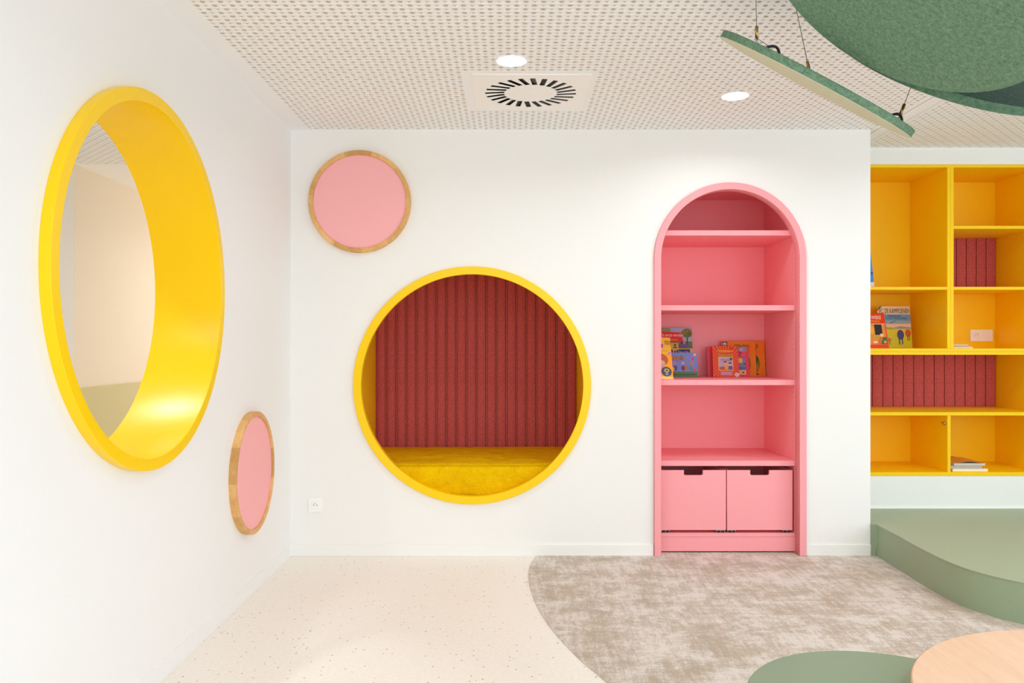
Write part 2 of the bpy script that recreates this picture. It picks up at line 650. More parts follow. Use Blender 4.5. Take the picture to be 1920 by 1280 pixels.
struct('trim_2', box(XR, XE, YA - 0.008, YA, PZ, PZ + 0.007), M['white'], 'thin white sealing strip where platform meets wall')

# ---- hall seen through the porthole
HX = -3.04
hx1 = XL - TUN
struct('wall_hall', box(HX - 0.05, HX, 5.55, 9.0, 0, ZC), M['wall_hall'], 'cream hall wall seen through the round opening')
struct('wall_hall_near', box(HX - 0.09, HX - 0.0005, 0.5, 5.55, 0, ZC), M['wall_cool'], 'cool white hall wall edge seen through the round opening')
struct('trim_3', box(HX, HX + 0.012, 5.55, 9.0, 0, 0.931), M['hall_green'], 'pale green lower wall panel in the hall beyond')
struct('wall_hall_end', box(HX - 0.05, hx1 + 0.2, 9.0, 9.05, 0, ZC), M['wall_hall'])
struct('wall_hall_side', box(hx1 + 0.1, hx1 + 0.15, YB + 0.03, 9.0, 0, ZC), M['wall_hall'])
struct('wall_hall_start', box(HX - 0.09, hx1, 0.45, 0.5, 0, ZC), M['wall_hall'])
struct('floor_hall', box(HX - 0.1, hx1 + 0.2, 0.45, 9.05, -0.08, 0.0), M['vinyl'])
V_, F_, W_ = perforated(HX + 0.03, hx1, 3.6, 5.57, GX, GY + 0.01, ZC, [])
ex = [(HX - 0.1, HX + 0.03, 0.45, 5.57), (HX + 0.03, hx1, 0.45, 3.6), (HX - 0.1, hx1 + 0.2, 5.57, 9.05)]
Vs, Fs, off = [V_], [F_], len(V_)
for q in ex:
    Vs.append(np.array([(q[0], q[2], ZC), (q[1], q[2], ZC), (q[1], q[3], ZC), (q[0], q[3], ZC)], float))
    Fs.append(np.array([[0, 3, 2, 1]]) + off)
    off += 4
ch = struct('ceiling_hall', quads_mesh(np.concatenate(Vs), np.concatenate(Fs), np.concatenate([W_, np.zeros(3, np.int32)])), None, 'perforated ceiling of the hall beyond the round opening')
link('acoustic_backing', box(HX - 0.1, hx1, 0.45, 9.05, ZC + 0.0126, ZC + 0.04), M['fleece'], ch)

# ------------------------------------------------------------------ porthole in the left wall
RY = Matrix.Rotation(PI / 2, 4, 'Y')        # local z -> world +x
ph = thing('porthole', 'large glossy yellow round porthole frame through the left wall', 'porthole', (XL, WC_Y, WC_Z))
me = lathe([(WR_I, 0.0005), (WR_O, 0.0005), (WR_O, 0.0315), (WR_O - 0.002, 0.0335), (WR_I + 0.002, 0.0335), (WR_I, 0.0315)])
me.transform(RY)
link('ring_frame', me, M['yellow'], ph)
me = lathe([(WR_I, -TUN - 0.004), (WR_I + 0.0055, -TUN - 0.004), (WR_I + 0.0055, 0.00049), (WR_I, 0.00049)])
me.transform(RY)
link('tunnel_lining', me, M['yellow'], ph)

# ------------------------------------------------------------------ oak-framed pink discs
RYB = Matrix.Rotation(PI / 2, 4, 'X')       # local z -> world -y


def disc_panel(label, loc, rotm, R_, fw):
    t = thing('round_pinboard', label, 'pinboard', loc, group='oak framed pink round pinboards')
    n = 11
    # the frame is glued up from curved oak lengths: each its own part with a slightly different tone
    r0, r1, h = R_ - fw, R_, 0.033
    for k in range(n):
        a0, a1 = 2 * PI * (k + 0.3) / n, 2 * PI * (k + 1.3) / n
        g = 10
        bm = bmesh.new()
        rings = []
        for s in range(g + 1):
            a = a0 + (a1 - a0) * s / g
            c_, s_ = math.cos(a), math.sin(a)
            b_ = 0.002
            prof_ = [(r0, 0.0), (r0, h - b_), (r0 + b_, h), (r1 - b_, h), (r1, h - b_), (r1, 0.0)]
            rings.append([bm.verts.new((r * c_, r * s_, z_)) for r, z_ in prof_])
        for A, B in zip(rings, rings[1:]):
            for q in range(6):
                bm.faces.new((A[q], A[(q + 1) % 6], B[(q + 1) % 6], B[q]))
        bm.faces.new(rings[0])
        bm.faces.new(rings[-1])
        me_ = finish(bm)
        me_.transform(rotm)
        link('frame_length', me_, OAKS[k % len(OAKS)], t)
    me_ = cyl(R_ - fw - 0.0005, 0.001, 0.024, 128)
    me_.transform(rotm)
    link('board', me_, M['pink_panel'], t)
    return t


OAKS = [wood('oak_length', rgb(200 + d, 146 + d, 80 + d), rgb(236 + d, 188 + d, 122 + d), (5, 5, 5), 0.5) for d in (0, 10, -14, 6, -6)]
disc_panel('pink round pinboard in an oak frame high on the back wall', (-0.879, YB, 2.071), RYB, 0.298, 0.0265)
disc_panel('pink round pinboard in an oak frame low on the left wall', (XL, 3.937, 0.607), RY, 0.300, 0.0235)

# ------------------------------------------------------------------ round seating nook
nk = thing('reading_nook', 'round yellow framed seating nook let into the back wall', 'nook', (NX, YB, NZ))
NL, NRT, NYB = -0.942, 0.462, 5.585         # inside left, inside right, inside back


def npart(name, me_, m_, parent=None):
    me_.transform(Matrix.Translation((-NX, -YB, -NZ)))
    return link(name, me_, m_, parent or nk)


me = lathe(rounded(NR_I, NR_O, 0.0005, 0.0215, 0.0025))
me.transform(Matrix.Translation((NX, YB, NZ)) @ RYB)
npart('ring_frame', me, M['yellow'])
me = lathe(rounded(NR_I + 0.006, 0.6715, -0.055, 0.0004, 0.001))
me.transform(Matrix.Translation((NX, YB, NZ)) @ RYB)
npart('ring_lining', me, M['yellow'])
npart('side_panel', box(NL - 0.018, NL, 4.722, NYB, 0.02, 1.80), M['yellow_shelf'])
npart('side_panel', box(NRT, NRT + 0.018, 4.722, NYB, 0.02, 1.80), M['yellow_shelf'])
npart('top_panel', box(NL, NRT, 4.722, NYB, 1.782, 1.80), M['yellow_shelf'])
npart('back_panel', box(NL - 0.018, NRT + 0.018, NYB, NYB + 0.01, 0.02, 1.80), M['yellow_shelf'])
npart('bench_base', box(NL, NRT, 4.724, NYB, 0.02, 0.285), M['yellow_shelf'])


def rib_mesh(wd, ht, d):
    pts = [(0.0, 0.0), (0.0, d * 0.98), (0.0035, d * 1.02), (0.0045, d * 0.5)]
    for s in range(1, 13):
        t_ = s / 13
        pts.append((0.0045 + (wd - 0.0045) * t_, d * (0.5 + 0.5 * math.sin(PI * (t_ ** 0.85)) ** 0.7)))
    pts += [(wd, d * 0.2), (wd, 0.0)]
    bm = bmesh.new()
    lo_ = [bm.verts.new((x_, -y_, 0)) for x_, y_ in pts]
    hi = [bm.verts.new((x_, -y_, ht)) for x_, y_ in pts]
    n = len(pts)
    for k in range(n):
        bm.faces.new((lo_[k], lo_[(k + 1) % n], hi[(k + 1) % n], hi[k])).material_index = 1 if k in (1, 2) else 0
    bm.faces.new(lo_[::-1])
    bm.faces.new(hi)
    return finish(bm)


def felt_panel(label, x0, x1, yb, z0, z1, n, d=0.020):
    t = thing('acoustic_felt', label, 'acoustic panel', (x0, yb, z0))
    wd = (x1 - x0) / n
    me_ = rib_mesh(wd, z1 - z0, d)
    me_.materials.append(M['red_felt'])
    me_.materials.append(M['red_felt_edge'])
    for k in range(n):
        o = bpy.data.objects.new('rib', me_)
        col.objects.link(o)
        o.parent = t
        o.location = (k * wd, -0.004, 0)
    link('backing', box(0, x1 - x0, -0.0038, -0.0005, 0, z1 - z0), M['red_felt'], t)
    return t


felt_panel('tall ribbed dark red felt panel at the back of the round nook', NL + 0.002, NRT - 0.002, NYB, 0.48, 1.78, 20, 0.026)

# cushion
bm = bmesh.new()
cx0, cx1, cy0, cy1, cz0, cz1 = NL + 0.004, NRT - 0.004, 4.734, 5.555, 0.287, 0.528
nx_, ny_, nz_ = 84, 46, 14


def soft(u, v_, w_):
    x_ = cx0 + (cx1 - cx0) * u
    y_ = cy0 + (cy1 - cy0) * v_
    z_ = cz0 + (cz1 - cz0) * w_
    # ease the edges
    r = 0.035
    dx = max(0, r - (x_ - cx0)) + max(0, r - (cx1 - x_))
    dy = max(0, r - (y_ - cy0)) + max(0, r - (cy1 - y_))
    dz = max(0, r - (cz1 - z_))
    if w_ > 0.999:
        z_ -= 0.35 * max(dx, dy) ** 2 / r
    if v_ < 0.001:
        y_ += 0.35 * max(dx, dz) ** 2 / r
    p = Vector((x_, y_, z_))
    k = noise.noise(Vector((x_ * 5, y_ * 9, z_ * 9))) * 0.009 + noise.noise(Vector((x_ * 14 + 3, y_ * 26, z_ * 12))) * 0.006
    if w_ > 0.999:
        bulge = 0.012 * math.sin(PI * u) * math.sin(PI * v_)
        p.z += bulge + k * min(1, 4 * min(v_, 1 - v_) + 0.25)
    if v_ < 0.001:
        ver = noise.noise(Vector((x_ * 24, 1.7, z_ * 5))) * 0.004
        p.y += k + ver * (0.3 + w_) - 0.012 * math.sin(PI * w_)
    return p


def patch_(fn, a, b_):
    g = [[bm.verts.new(fn(i / a, j / b_)) for j in range(b_ + 1)] for i in range(a + 1)]
    for i in range(a):
        for j in range(b_):
            bm.faces.new((g[i][j], g[i + 1][j], g[i + 1][j + 1], g[i][j + 1]))


patch_(lambda a, b_: soft(a, b_, 1), nx_, ny_)
patch_(lambda a, b_: soft(a, 0, b_), nx_, nz_)
patch_(lambda a, b_: soft(0, a, b_), 10, 4)
patch_(lambda a, b_: soft(1, a, b_), 10, 4)
patch_(lambda a, b_: soft(a, 1, b_), 10, 4)
patch_(lambda a, b_: soft(a, b_, 0), 4, 4)
bmesh.ops.remove_doubles(bm, verts=bm.verts, dist=0.0008)
cu_ = thing('seat_cushion', 'yellow velvet seat cushion on the bench of the round nook', 'cushion', (NX, 5.14, cz0))
me = finish(bm, True)
me.transform(Matrix.Translation((-NX, -5.14, -cz0)))
link('cover', me, M['velvet'], cu_)
pp = [(cx0 + 0.02 + (cx1 - cx0 - 0.04) * k / 60 - NX, cy0 + 0.003 - 5.14 + 0.002 * noise.noise(Vector((k * 0.3, 0, 0))), cz1 - cz0 - 0.006 + 0.003 * noise.noise(Vector((k * 0.2, 5, 0)))) for k in range(61)]
link('piping', tube(pp, 0.0022), M['velvet'], cu_)

# ------------------------------------------------------------------ arched pink bookcase
bc = thing('arched_bookcase', 'tall pink arched bookcase set into the white back wall', 'bookcase', (AX, YB, 0))


def bpart(name, me_, m_=None, parent=None):
    me_.transform(Matrix.Translation((-AX, -YB, 0)))
    return link(name, me_, m_ or M['pink'], parent or bc)


FY, BY = 4.722, 5.300                       # front and back of the inside
BXL, BXR = AX - AR_I, AX + AR_I
u_outline = arch(AR_O - 0.0005, 0.0048) + arch(AR_I, 0.0048)[::-1]
bpart('arch_frame', plate_xz(u_outline, [], 4.645, FY - 0.001, 0.0015))
bpart('side_panel', box(BXL - 0.018, BXL, FY, BY, 0, 2.215))
bpart('side_panel', box(BXR, BXR + 0.018, FY, BY, 0, 2.215))
bpart('back_panel', box(BXL - 0.018, BXR + 0.018, BY, BY + 0.008, 0, 2.215))
bpart('top_panel', box(BXL, BXR, FY, BY, 2.197, 2.215))
for zt in (1.915, 1.471, 1.028, 0.549):
    bpart('shelf', box(BXL + 0.0005, BXR - 0.0005, FY + 0.001, BY - 0.0005, zt - 0.031, zt, 0.001))
bpart('bottom_shelf', box(BXL + 0.0005, BXR - 0.0005, FY + 0.001, BY - 0.0005, 0.099, 0.120, 0.001))
bpart('plinth', box(BXL + 0.0005, BXR - 0.0005, FY + 0.004, FY + 0.022, 0.012, 0.098))
bm = bmesh.new()
for yy in (FY + 0.04, BY - 0.03):
    for k in range(54):
        z_ = 0.60 + k * 0.032
        if any(abs(z_ - zt + 0.015) < 0.02 for zt in (1.915, 1.471, 1.028)) or z_ > 2.15:
            continue
        for xx in (BXR - 0.0006, BXL + 0.0006):
            g = bmesh.ops.create_circle(bm, cap_ends=True, segments=8, radius=0.0026)
            bmesh.ops.transform(bm, matrix=Matrix.Translation((xx, yy, z_)) @ RY, verts=g['verts'])
o = bpart('pin_holes', finish(bm), mat('pin_hole', rgb(140, 60, 60), 0.8))
o['kind'] = 'stuff'


# rolling storage boxes
def storage_box(x0, x1, label):
    zb, zt, y0, y1, th = 0.1365, 0.492, 4.728, 5.24, 0.016
    t = thing('storage_box', label, 'storage box', ((x0 + x1) / 2, y0, 0.1205), group='pink rolling storage boxes')
    wd, ht = x1 - x0, zt - zb
    hw, hd, r = 0.0565, 0.030, 0.010
    # front with the hand cut-out
    o_ = [(-wd / 2, 0), (wd / 2, 0), (wd / 2, ht), (hw, ht)]
    o_ += [(hw - r + r * math.cos(a), ht - hd + r + r * math.sin(a)) for a in [-PI / 2 * k / 6 for k in range(7)]]
    o_ += [(-hw + r + r * math.cos(a), ht - hd + r + r * math.sin(a)) for a in [-PI / 2 - PI / 2 * k / 6 for k in range(7)]]
    o_ += [(-hw, ht), (-wd / 2, ht)]
    me_ = plate_xz(o_, [], 0, th, 0.001)
    dz = zb - 0.1205
    me_.transform(Matrix.Translation((0, 0, dz)))
    link('front_panel', me_, M['pink'], t)
    for s in (-1, 1):
        link('side_panel', box(s * wd / 2 - (th if s > 0 else 0), s * wd / 2 + (th if s < 0 else 0), th, y1 - y0 - th, dz, dz + ht, 0.001), M['pink'], t)
    link('back_panel', box(-wd / 2, wd / 2, y1 - y0 - th, y1 - y0, dz, dz + ht), M['pink'], t)
    link('bottom_panel', box(-wd / 2 + th, wd / 2 - th, th, y1 - y0 - th, dz, dz + 0.012), M['pink'], t)
    for sx in (-1, 1):
        for yy in (0.030, y1 - y0 - 0.03):
            c_ = link('caster', boxes([(sx * (wd / 2 - 0.030) - 0.026, sx * (wd / 2 - 0.030) + 0.026, yy - 0.022, yy + 0.022, dz - 0.004, dz)], 0.001), M['steel'], t)
            for q in (-0.020, 0.002):
                me_ = cyl(0.0074, 0, 0.018, 20, bev=0.001)
                me_.transform(Matrix.Translation((sx * (wd / 2 - 0.030) + q, yy - 0.012, 0.0076)) @ RY)
                link('wheel', me_, M['black'], c_)
            for q in (-0.024, 0.0, 0.023):
                link('wheel_fork', box(sx * (wd / 2 - 0.030) + q - 0.0012, sx * (wd / 2 - 0.030) + q + 0.0012, yy - 0.021, yy - 0.006, 0.002, dz - 0.003), M['steel'], c_)
    return t


storage_box(0.8935, 1.2800, 'left pink rolling box in the bottom of the arched bookcase')
storage_box(1.2864, 1.6749, 'right pink rolling box in the bottom of the arched bookcase')

# ------------------------------------------------------------------ yellow shelving in the alcove
UD = 5.570                                   # inside face of the back panel
un = thing('shelf_unit', 'yellow built-in shelf unit above the green platform', 'shelving', (2.815, YA, UZ0))


def upart(name, me_, m_=None, parent=None):
    me_.transform(Matrix.Translation((-2.815, -YA, -UZ0)))
    return link(name, me_, m_ or M['yellow_shelf'], parent or un)


F0 = YA - 0.001
IL, DV0, DV1, IR = UX0 + 0.04, 2.795, 2.836, 3.390
upart('back_panel', box(UX0, UX1, UD, UD + 0.01, UZ0, UZ1))
upart('side_panel', box(UX0, IL, F0, UD, UZ0, UZ1, 0.0008))
upart('side_panel', box(IR, UX1, F0, UD, UZ0, UZ1, 0.0008))
upart('top_panel', box(IL, IR, F0, UD, 2.370, UZ1, 0.0008))
for a, b_ in ((DV0, 2.8152), (2.8158, DV1)):
    upart('divider', box(a, b_, F0, UD, 1.2127, 2.370, 0.0008))
upart('divider', box(2.7985, 2.8185, F0 + 0.004, UD, 0.421, 0.784, 0.0008))
upart('shelf', box(DV1, IR, F0 + 0.001, UD, 1.978, 1.997, 0.0008))
upart('shelf', box(DV1, IR, F0 + 0.001, UD, 1.588, 1.6066, 0.0008))
upart('shelf', box(IL, DV0, F0 + 0.001, UD, 1.588, 1.6066, 0.0008))
upart('shelf', box(IL, IR, F0, UD, 1.1925, 1.2125, 0.0008))
upart('shelf', box(IL, IR, F0, UD, 1.172, 1.192, 0.0008))
upart('shelf', box(IL, IR, F0, UD, 0.784, 0.805, 0.0008))
upart('bottom_panel', box(IL, IR, F0, UD, UZ0, 0.421, 0.0008))
me = cyl(0.0115, 0.0, 0.012, 24, bev=0.001)
me.transform(Matrix.Translation((2.7985, 5.128, 0.732)) @ Matrix.Rotation(-PI / 2, 4, 'Y'))
lk = upart('cam_lock', me, M['steel'])
lk['label'] = 'small steel cam lock'
upart('lock_cam', box(2.784, 2.7865, 5.118, 5.146, 0.728, 0.737, 0.0005), M['brass'], None)
felt_panel('small ribbed dark red felt panel in the upper right bay', DV1 + 0.001, IR - 0.001, UD - 0.0005, 1.6075, 1.977, 8, 0.016)
felt_panel('wide low ribbed dark red felt panel in the middle of the yellow shelves', IL + 0.001, IR - 0.001, UD - 0.0005, 0.806, 1.171, 16, 0.016)


# ------------------------------------------------------------------ sockets
def socket_face(t, cx_, cz_):
    """one 45 mm earthed socket; local front is -y"""
    f = link('insert', box(cx_ - 0.0225, cx_ + 0.0225, -0.0108, -0.0085, cz_ - 0.0225, cz_ + 0.0225, 0.0006), M['white'], t)
    me_ = lathe([(0.0200, 0.0), (0.0200, 0.0025), (0.0185, 0.0025), (0.0180, 0.0)], 40)
    me_.transform(Matrix.Translation((cx_, -0.0108, cz_)) @ RYB)
    link('socket_rim', me_, M['white'], f)
    bm_ = bmesh.new()
    for dx, dz, r in ((-0.0095, -0.001, 0.0026), (0.0095, -0.001, 0.0026)):
        g = bmesh.ops.create_circle(bm_, cap_ends=True, segments=14, radius=r)
        bmesh.ops.transform(bm_, matrix=Matrix.Translation((cx_ + dx, -0.0111, cz_ + dz)) @ RYB, verts=g['verts'])
    link('contact_holes', finish(bm_), M['dark'], f)
    me_ = cyl(0.0024, 0, 0.012, 12, bev=0.0008)
    me_.transform(Matrix.Translation((cx_, -0.0108, cz_ + 0.0095)) @ RYB)
    link('earth_pin', me_, M['steel'], f)


t = thing('wall_socket', 'single white wall socket low beside the round nook', 'socket', (-1.141, YB, 0.300))
link('cover_plate', box(-0.041, 0.041, -0.0085, -0.0004, -0.041, 0.041, 0.002), M['white'], t)
socket_face(t, 0, 0)
t = thing('wall_socket', 'double white socket plate on the back of the yellow shelves', 'socket', (3.291, UD, 1.301))
link('cover_plate', box(-0.079, 0.079, -0.0085, -0.0004, -0.041, 0.041, 0.002), M['white'], t)
socket_face(t, -0.0355, 0)
f = link('insert', box(0.013, 0.058, -0.0108, -0.0085, -0.0225, 0.0225, 0.0006), M['white'], t)
link('data_port', boxes([(0.018, 0.0345, -0.0135, -0.0109, -0.010, 0.012), (0.0365, 0.053, -0.0135, -0.0109, -0.010, 0.012)], 0.0008), M['white'], f)

# ------------------------------------------------------------------ ceiling fittings
vt = thing('air_diffuser', 'square white swirl air diffuser in the perforated ceiling', 'air vent', (VENT_X, VENT_Y, ZC))
NS, RI, RO, SW, SL = 24, 0.130, 0.228, 0.0258, math.radians(12)
slots = []
for k in range(NS):
    a = 2 * PI * k / NS + 0.06
    d = Vector((math.cos(a), math.sin(a)))
    mid_ = d * (RI + RO) / 2
    ax = -d
    ax = Vector((ax.x * math.cos(-SL) - ax.y * math.sin(-SL), ax.x * math.sin(-SL) + ax.y * math.cos(-SL)))
    pe = Vector((-ax.y, ax.x))
    hl = (RO - RI) / 2
    slots.append((mid_, ax, pe, hl))
holes = [[tuple(m_ + a_ * s1 * hl + p_ * s2 * SW / 2) for s1, s2 in ((-1, -1), (1, -1), (1, 1), (-1, 1))] for m_, a_, p_, hl in slots]
me = plate(rect(-VENT_H, VENT_H, -VENT_H, VENT_H), holes, 0.002)
me.transform(Matrix.Translation((0, 0, -0.0035)))
link('face_plate', me, M['white_metal'], vt)
link('plate_rim', boxes([(-VENT_H, VENT_H, s * VENT_H - 0.002, s * VENT_H + 0.002, -0.0028, 0) for s in (-1, 1)] + [(s * VENT_H - 0.002, s * VENT_H + 0.002, -VENT_H, VENT_H, -0.0028, 0) for s in (-1, 1)]), M['white_metal'], vt)
for m_, a_, p_, hl in slots:
    bm = bmesh.new()
    lo_ = [m_ + a_ * s * hl * 1.02 + p_ * (-SW / 2) for s in (-1, 1)]
    hi = [m_ + a_ * s * hl * 1.02 + p_ * (SW / 2 + 0.002) for s in (-1, 1)]
    for dz in (0.0, 0.0012):
        vv = [bm.verts.new((q.x, q.y, z_ + dz)) for q, z_ in ((lo_[0], -0.0022), (lo_[1], -0.0022), (hi[1], 0.0075), (hi[0], 0.0075))]
        bm.faces.new(vv)
    link('blade', finish(bm), M['dark'] if (a_.x < 0.12) else M['grey'], vt)  # lit and shaded look of the blades put into their colour, by side
link('dark_box', box(-0.255, 0.255, -0.255, 0.255, 0.0085, 0.0122), M['dark'], vt)
me = cyl(0.006, -0.0058, -0.0044, 16)
link('centre_screw', me, M['white_metal'], vt)
M['lamp'] = mat('lamp_glow', (1.0, 0.96, 0.90, 1), 0.5, emit=14)


def downlight(x_, y_, label, watt, zc=ZC, group='round recessed ceiling downlights'):
    t_ = thing('downlight', label, 'downlight', (x_, y_, zc), group=group)
    link('trim_ring', lathe([(0.0655, -0.0035), (0.0725, -0.0035), (0.0745, -0.0002), (0.0655, -0.0002)], 64), M['white'], t_)
    link('diffuser', cyl(0.0652, -0.0026, -0.0006, 64), M['lamp'], t_)
    ld = bpy.data.lights.new('downlight_glow', 'AREA')
    ld.shape = 'DISK'
    ld.size = 0.13
    ld.energy = watt
    ld.color = LAMP_C
    ld.spread = math.radians(158)
    o_ = bpy.data.objects.new('downlight_glow', ld)
    col.objects.link(o_)
    o_.parent = t_
    o_.location = (0, 0, -0.005)
    return t_


downlight(*DL1, 'round glowing ceiling downlight beside the square air diffuser', LAMP_W)
downlight(*DL2, 'round glowing ceiling downlight above the arched bookcase', LAMP_W)
for x_, y_ in ((0.2, 1.1), (1.3, 0.6), (2.62, 3.80), (2.75, 1.6), (3.9, 3.0), (2.0, 2.5)):  # unseen lamps added for room light; the one before the alcove inferred from shading
    downlight(x_, y_, 'unseen ceiling downlight added to light the room', LAMP_W * 1.2, group='added ceiling downlights outside the frame')
for x_, y_ in ((-1.75, 6.8), (-2.0, 3.4), (-2.0, 1.6)):  # no hall lamp is in view; these are added to light the hall
    downlight(x_, y_, 'unseen downlight added to light the hall', HALL_W, group='added hall downlights')


# ------------------------------------------------------------------ hanging felt discs
def frame_of(n_):
    z_ = Vector(n_).normalized()
    x_ = Vector((1, 0, 0)) - z_ * z_.x
    x_.normalize()
    y_ = z_.cross(x_)
    return Matrix((x_, y_, z_)).transposed().to_4x4()


def felt_disc(label, c_, n_, R_, t0, t1, face_low, face_top, rim, anchors):
    """disc with its axis n_; t0..t1 is its thickness along the axis measured from c_; anchors: (u, v, du, dv) of the cables"""
    F_m = frame_of(n_)
    t = thing('felt_disc', label, 'acoustic disc', c_)
    t.rotation_euler = F_m.to_euler()
    e = 0.0012
    me_ = lathe([(R_ - e, t0 + e), (R_, t0 + 2 * e), (R_, t1 - 2 * e), (R_ - e, t1 - e)], 160, closed=False)
    link('rim', me_, rim, t)
    link('underside', cyl(R_ - e, t0, t0 + 0.003, 160), face_low, t)
    link('top_face', cyl(R_ - e, t1 - 0.003, t1, 160), face_top, t)
    link('core', cyl(R_ - 0.004, t0 + 0.003, t1 - 0.003, 64), face_low, t)
    inv = F_m.inverted()
    for (u, v_, sx, sy, ring) in anchors:
        base = Vector((u, v_, t1))
        wb = Vector(c_) + F_m @ base
        topw = Vector((wb.x + sx, wb.y + sy, ZC))
        up = (inv @ (topw - wb))
        L = up.length
        d = up.normalized()
        k = link('cable', tube([base + d * 0.035, base + up], 0.0012, 6), M['wire'], t)
        link('cable_grip', tube([base + d * 0.024, base + d * 0.062], 0.0052, 10), M['brass'], k)
        # little hook and loop between grip and felt
        side = d.orthogonal().normalized()
        pts_ = [base + d * (0.012 + 0.012 * math.cos(a)) + side * (0.0075 * math.sin(a)) for a in [2 * PI * q / 16 for q in range(16)]]
        link('hook', tube(pts_, 0.0014, 6, closed=True), M['steel'], k)
        if ring:
            # black strap handle bowed over the top face
            dirv = Vector((ring[0], ring[1], 0)).normalized()
            off_ = Vector((ring[2], ring[3], 0))
            st = []
            for q in range(13):
                a = q / 12
                st.append(base + off_ + dirv * (0.060 * (a - 0.5)) + Vector((0, 0, 0.024 * math.sin(PI * a) ** 0.7 - 0.001)))
            link('strap', tube(st, 0.0042, 8), M['black'], k)
            link('safety_wire', tube([base + d * 0.024, base + off_ - dirv * 0.012 + Vector((0, 0, 0.015))], 0.0009, 6), M['wire'], k)
        cap = cyl(0.014, -0.006, 0.0, 20)
        cap.transform(inv @ Matrix.Identity(4))
        cap.transform(Matrix.Translation(base + up))
        link('ceiling_cap', cap, M['white'], k)
    return t


felt_disc('small tilted green felt disc seen edge on, hanging left of the others', (0.9879, 2.600, EYE + 0.8389), (0.5388, -0.4687, 1.0), 0.3447, 0.0, 0.0237,
          M['beige_felt'], M['green_felt'], M['green_felt'],
          [(-0.250, -0.05, 0.0, 0.02, (0.9, 0.1, 0.055, 0.0)), (0.268, -0.10, 0.20, -0.02, (0.9, 0.2, -0.01, 0.0)), (0.012, 0.09, -0.05, 0.06, None)])
felt_disc('large green felt disc at upper right, its mottled underside facing down', (0.9258, 1.900, EYE + 0.8819), (0.795, 0.0326, 1.0), 0.400, 0.0, 0.0237,
          M['green_felt'], M['green_felt'], M['green_felt'], [(-0.25, 0.12, 0, 0, None), (-0.2, -0.2, 0, 0, None), (0.28, 0.0, 0.02, 0, None)])
felt_disc('green felt disc with shade in its colour, behind the large one at right edge', (1.3908, 2.500, EYE + 0.934), (0.2131, -1.0, 1.0738), 0.400, -0.0275, 0.0,
          M['green_felt'], M['green_felt_shaded'], M['green_felt_dimmed'], [(-0.2, 0.2, 0, 0, None), (0.2, 0.2, 0, 0, None), (0.0, -0.25, 0.0, 0.05, None)])

# ------------------------------------------------------------------ low tables
t = thing('coffee_table', 'round low table with pale wood top at lower right corner', 'table', (1.45, 1.66, 0.0047))
me = cyl(0.549, 0.410, 0.4453, 160, bev=0.003)
link('table_top', me, M['ash'], t)
link('edge_band', lathe([(0.5494, 0.4135), (0.5502, 0.4142), (0.5502, 0.4418), (0.5494, 0.4425)], 160, closed=False), M['ash_edge'], t)
for k in range(4):
    a = PI / 9 + k * PI / 2
    me = cyl(0.014, 0.0, 0.4098, 20, r1=0.021)
    link('leg', me, M['ash_edge'], t, (0.33 * math.cos(a) + 0.03, 0.33 * math.sin(a) - 0.06, 0))
t = thing('coffee_table', 'round sage green low table tucked under the wooden one', 'table', (0.92, 1.895, 0.0047))
link('table_top', cyl(0.3425, 0.350, 0.3753, 128, bev=0.002), M['green_top'], t)
link('edge_band', lathe([(0.3427, 0.3525), (0.3433, 0.353), (0.3433, 0.3722), (0.3427, 0.3727)], 128, closed=False), M['green_felt_dimmed'], t)
for a in (2.2, 3.6, 5.2):
    link('leg', cyl(0.012, 0.0, 0.3498, 20, r1=0.017), M['green_top'], t, (0.2 * math.cos(a), 0.2 * math.sin(a), 0))

# ------------------------------------------------------------------ books
_text_cache = {}


def lettering(body, x_, z_, wd, ht, y_, m_, parent, shear=0.0, bold=0.0, name='title_lettering'):
    """real letters, lower left at (x_, z_), stretched to wd x ht, on the local plane y = y_"""
    cu2 = bpy.data.curves.new('txt', 'FONT')
    cu2.body = body
    cu2.size = 1.0
    cu2.shear = shear
    cu2.offset = bold
    cu2.resolution_u = 3
    o_ = bpy.data.objects.new('txt', cu2)
    col.objects.link(o_)
    dg = bpy.context.evaluated_depsgraph_get()
    me_ = bpy.data.meshes.new_from_object(o_.evaluated_get(dg))
    bpy.data.objects.remove(o_)
    bpy.data.curves.remove(cu2)
    co = np.empty(len(me_.vertices) * 3, np.float32)
    me_.vertices.foreach_get('co', co)
    co = co.reshape(-1, 3)
    mn, mx = co.min(0), co.max(0)
    out = np.zeros_like(co)
    out[:, 0] = x_ + (co[:, 0] - mn[0]) / (mx[0] - mn[0]) * wd
    out[:, 2] = z_ + (co[:, 1] - mn[1]) / (mx[1] - mn[1]) * ht
    out[:, 1] = y_
    me_.vertices.foreach_set('co', out.ravel())
    me_.update()
    return link(name, me_, m_, parent)


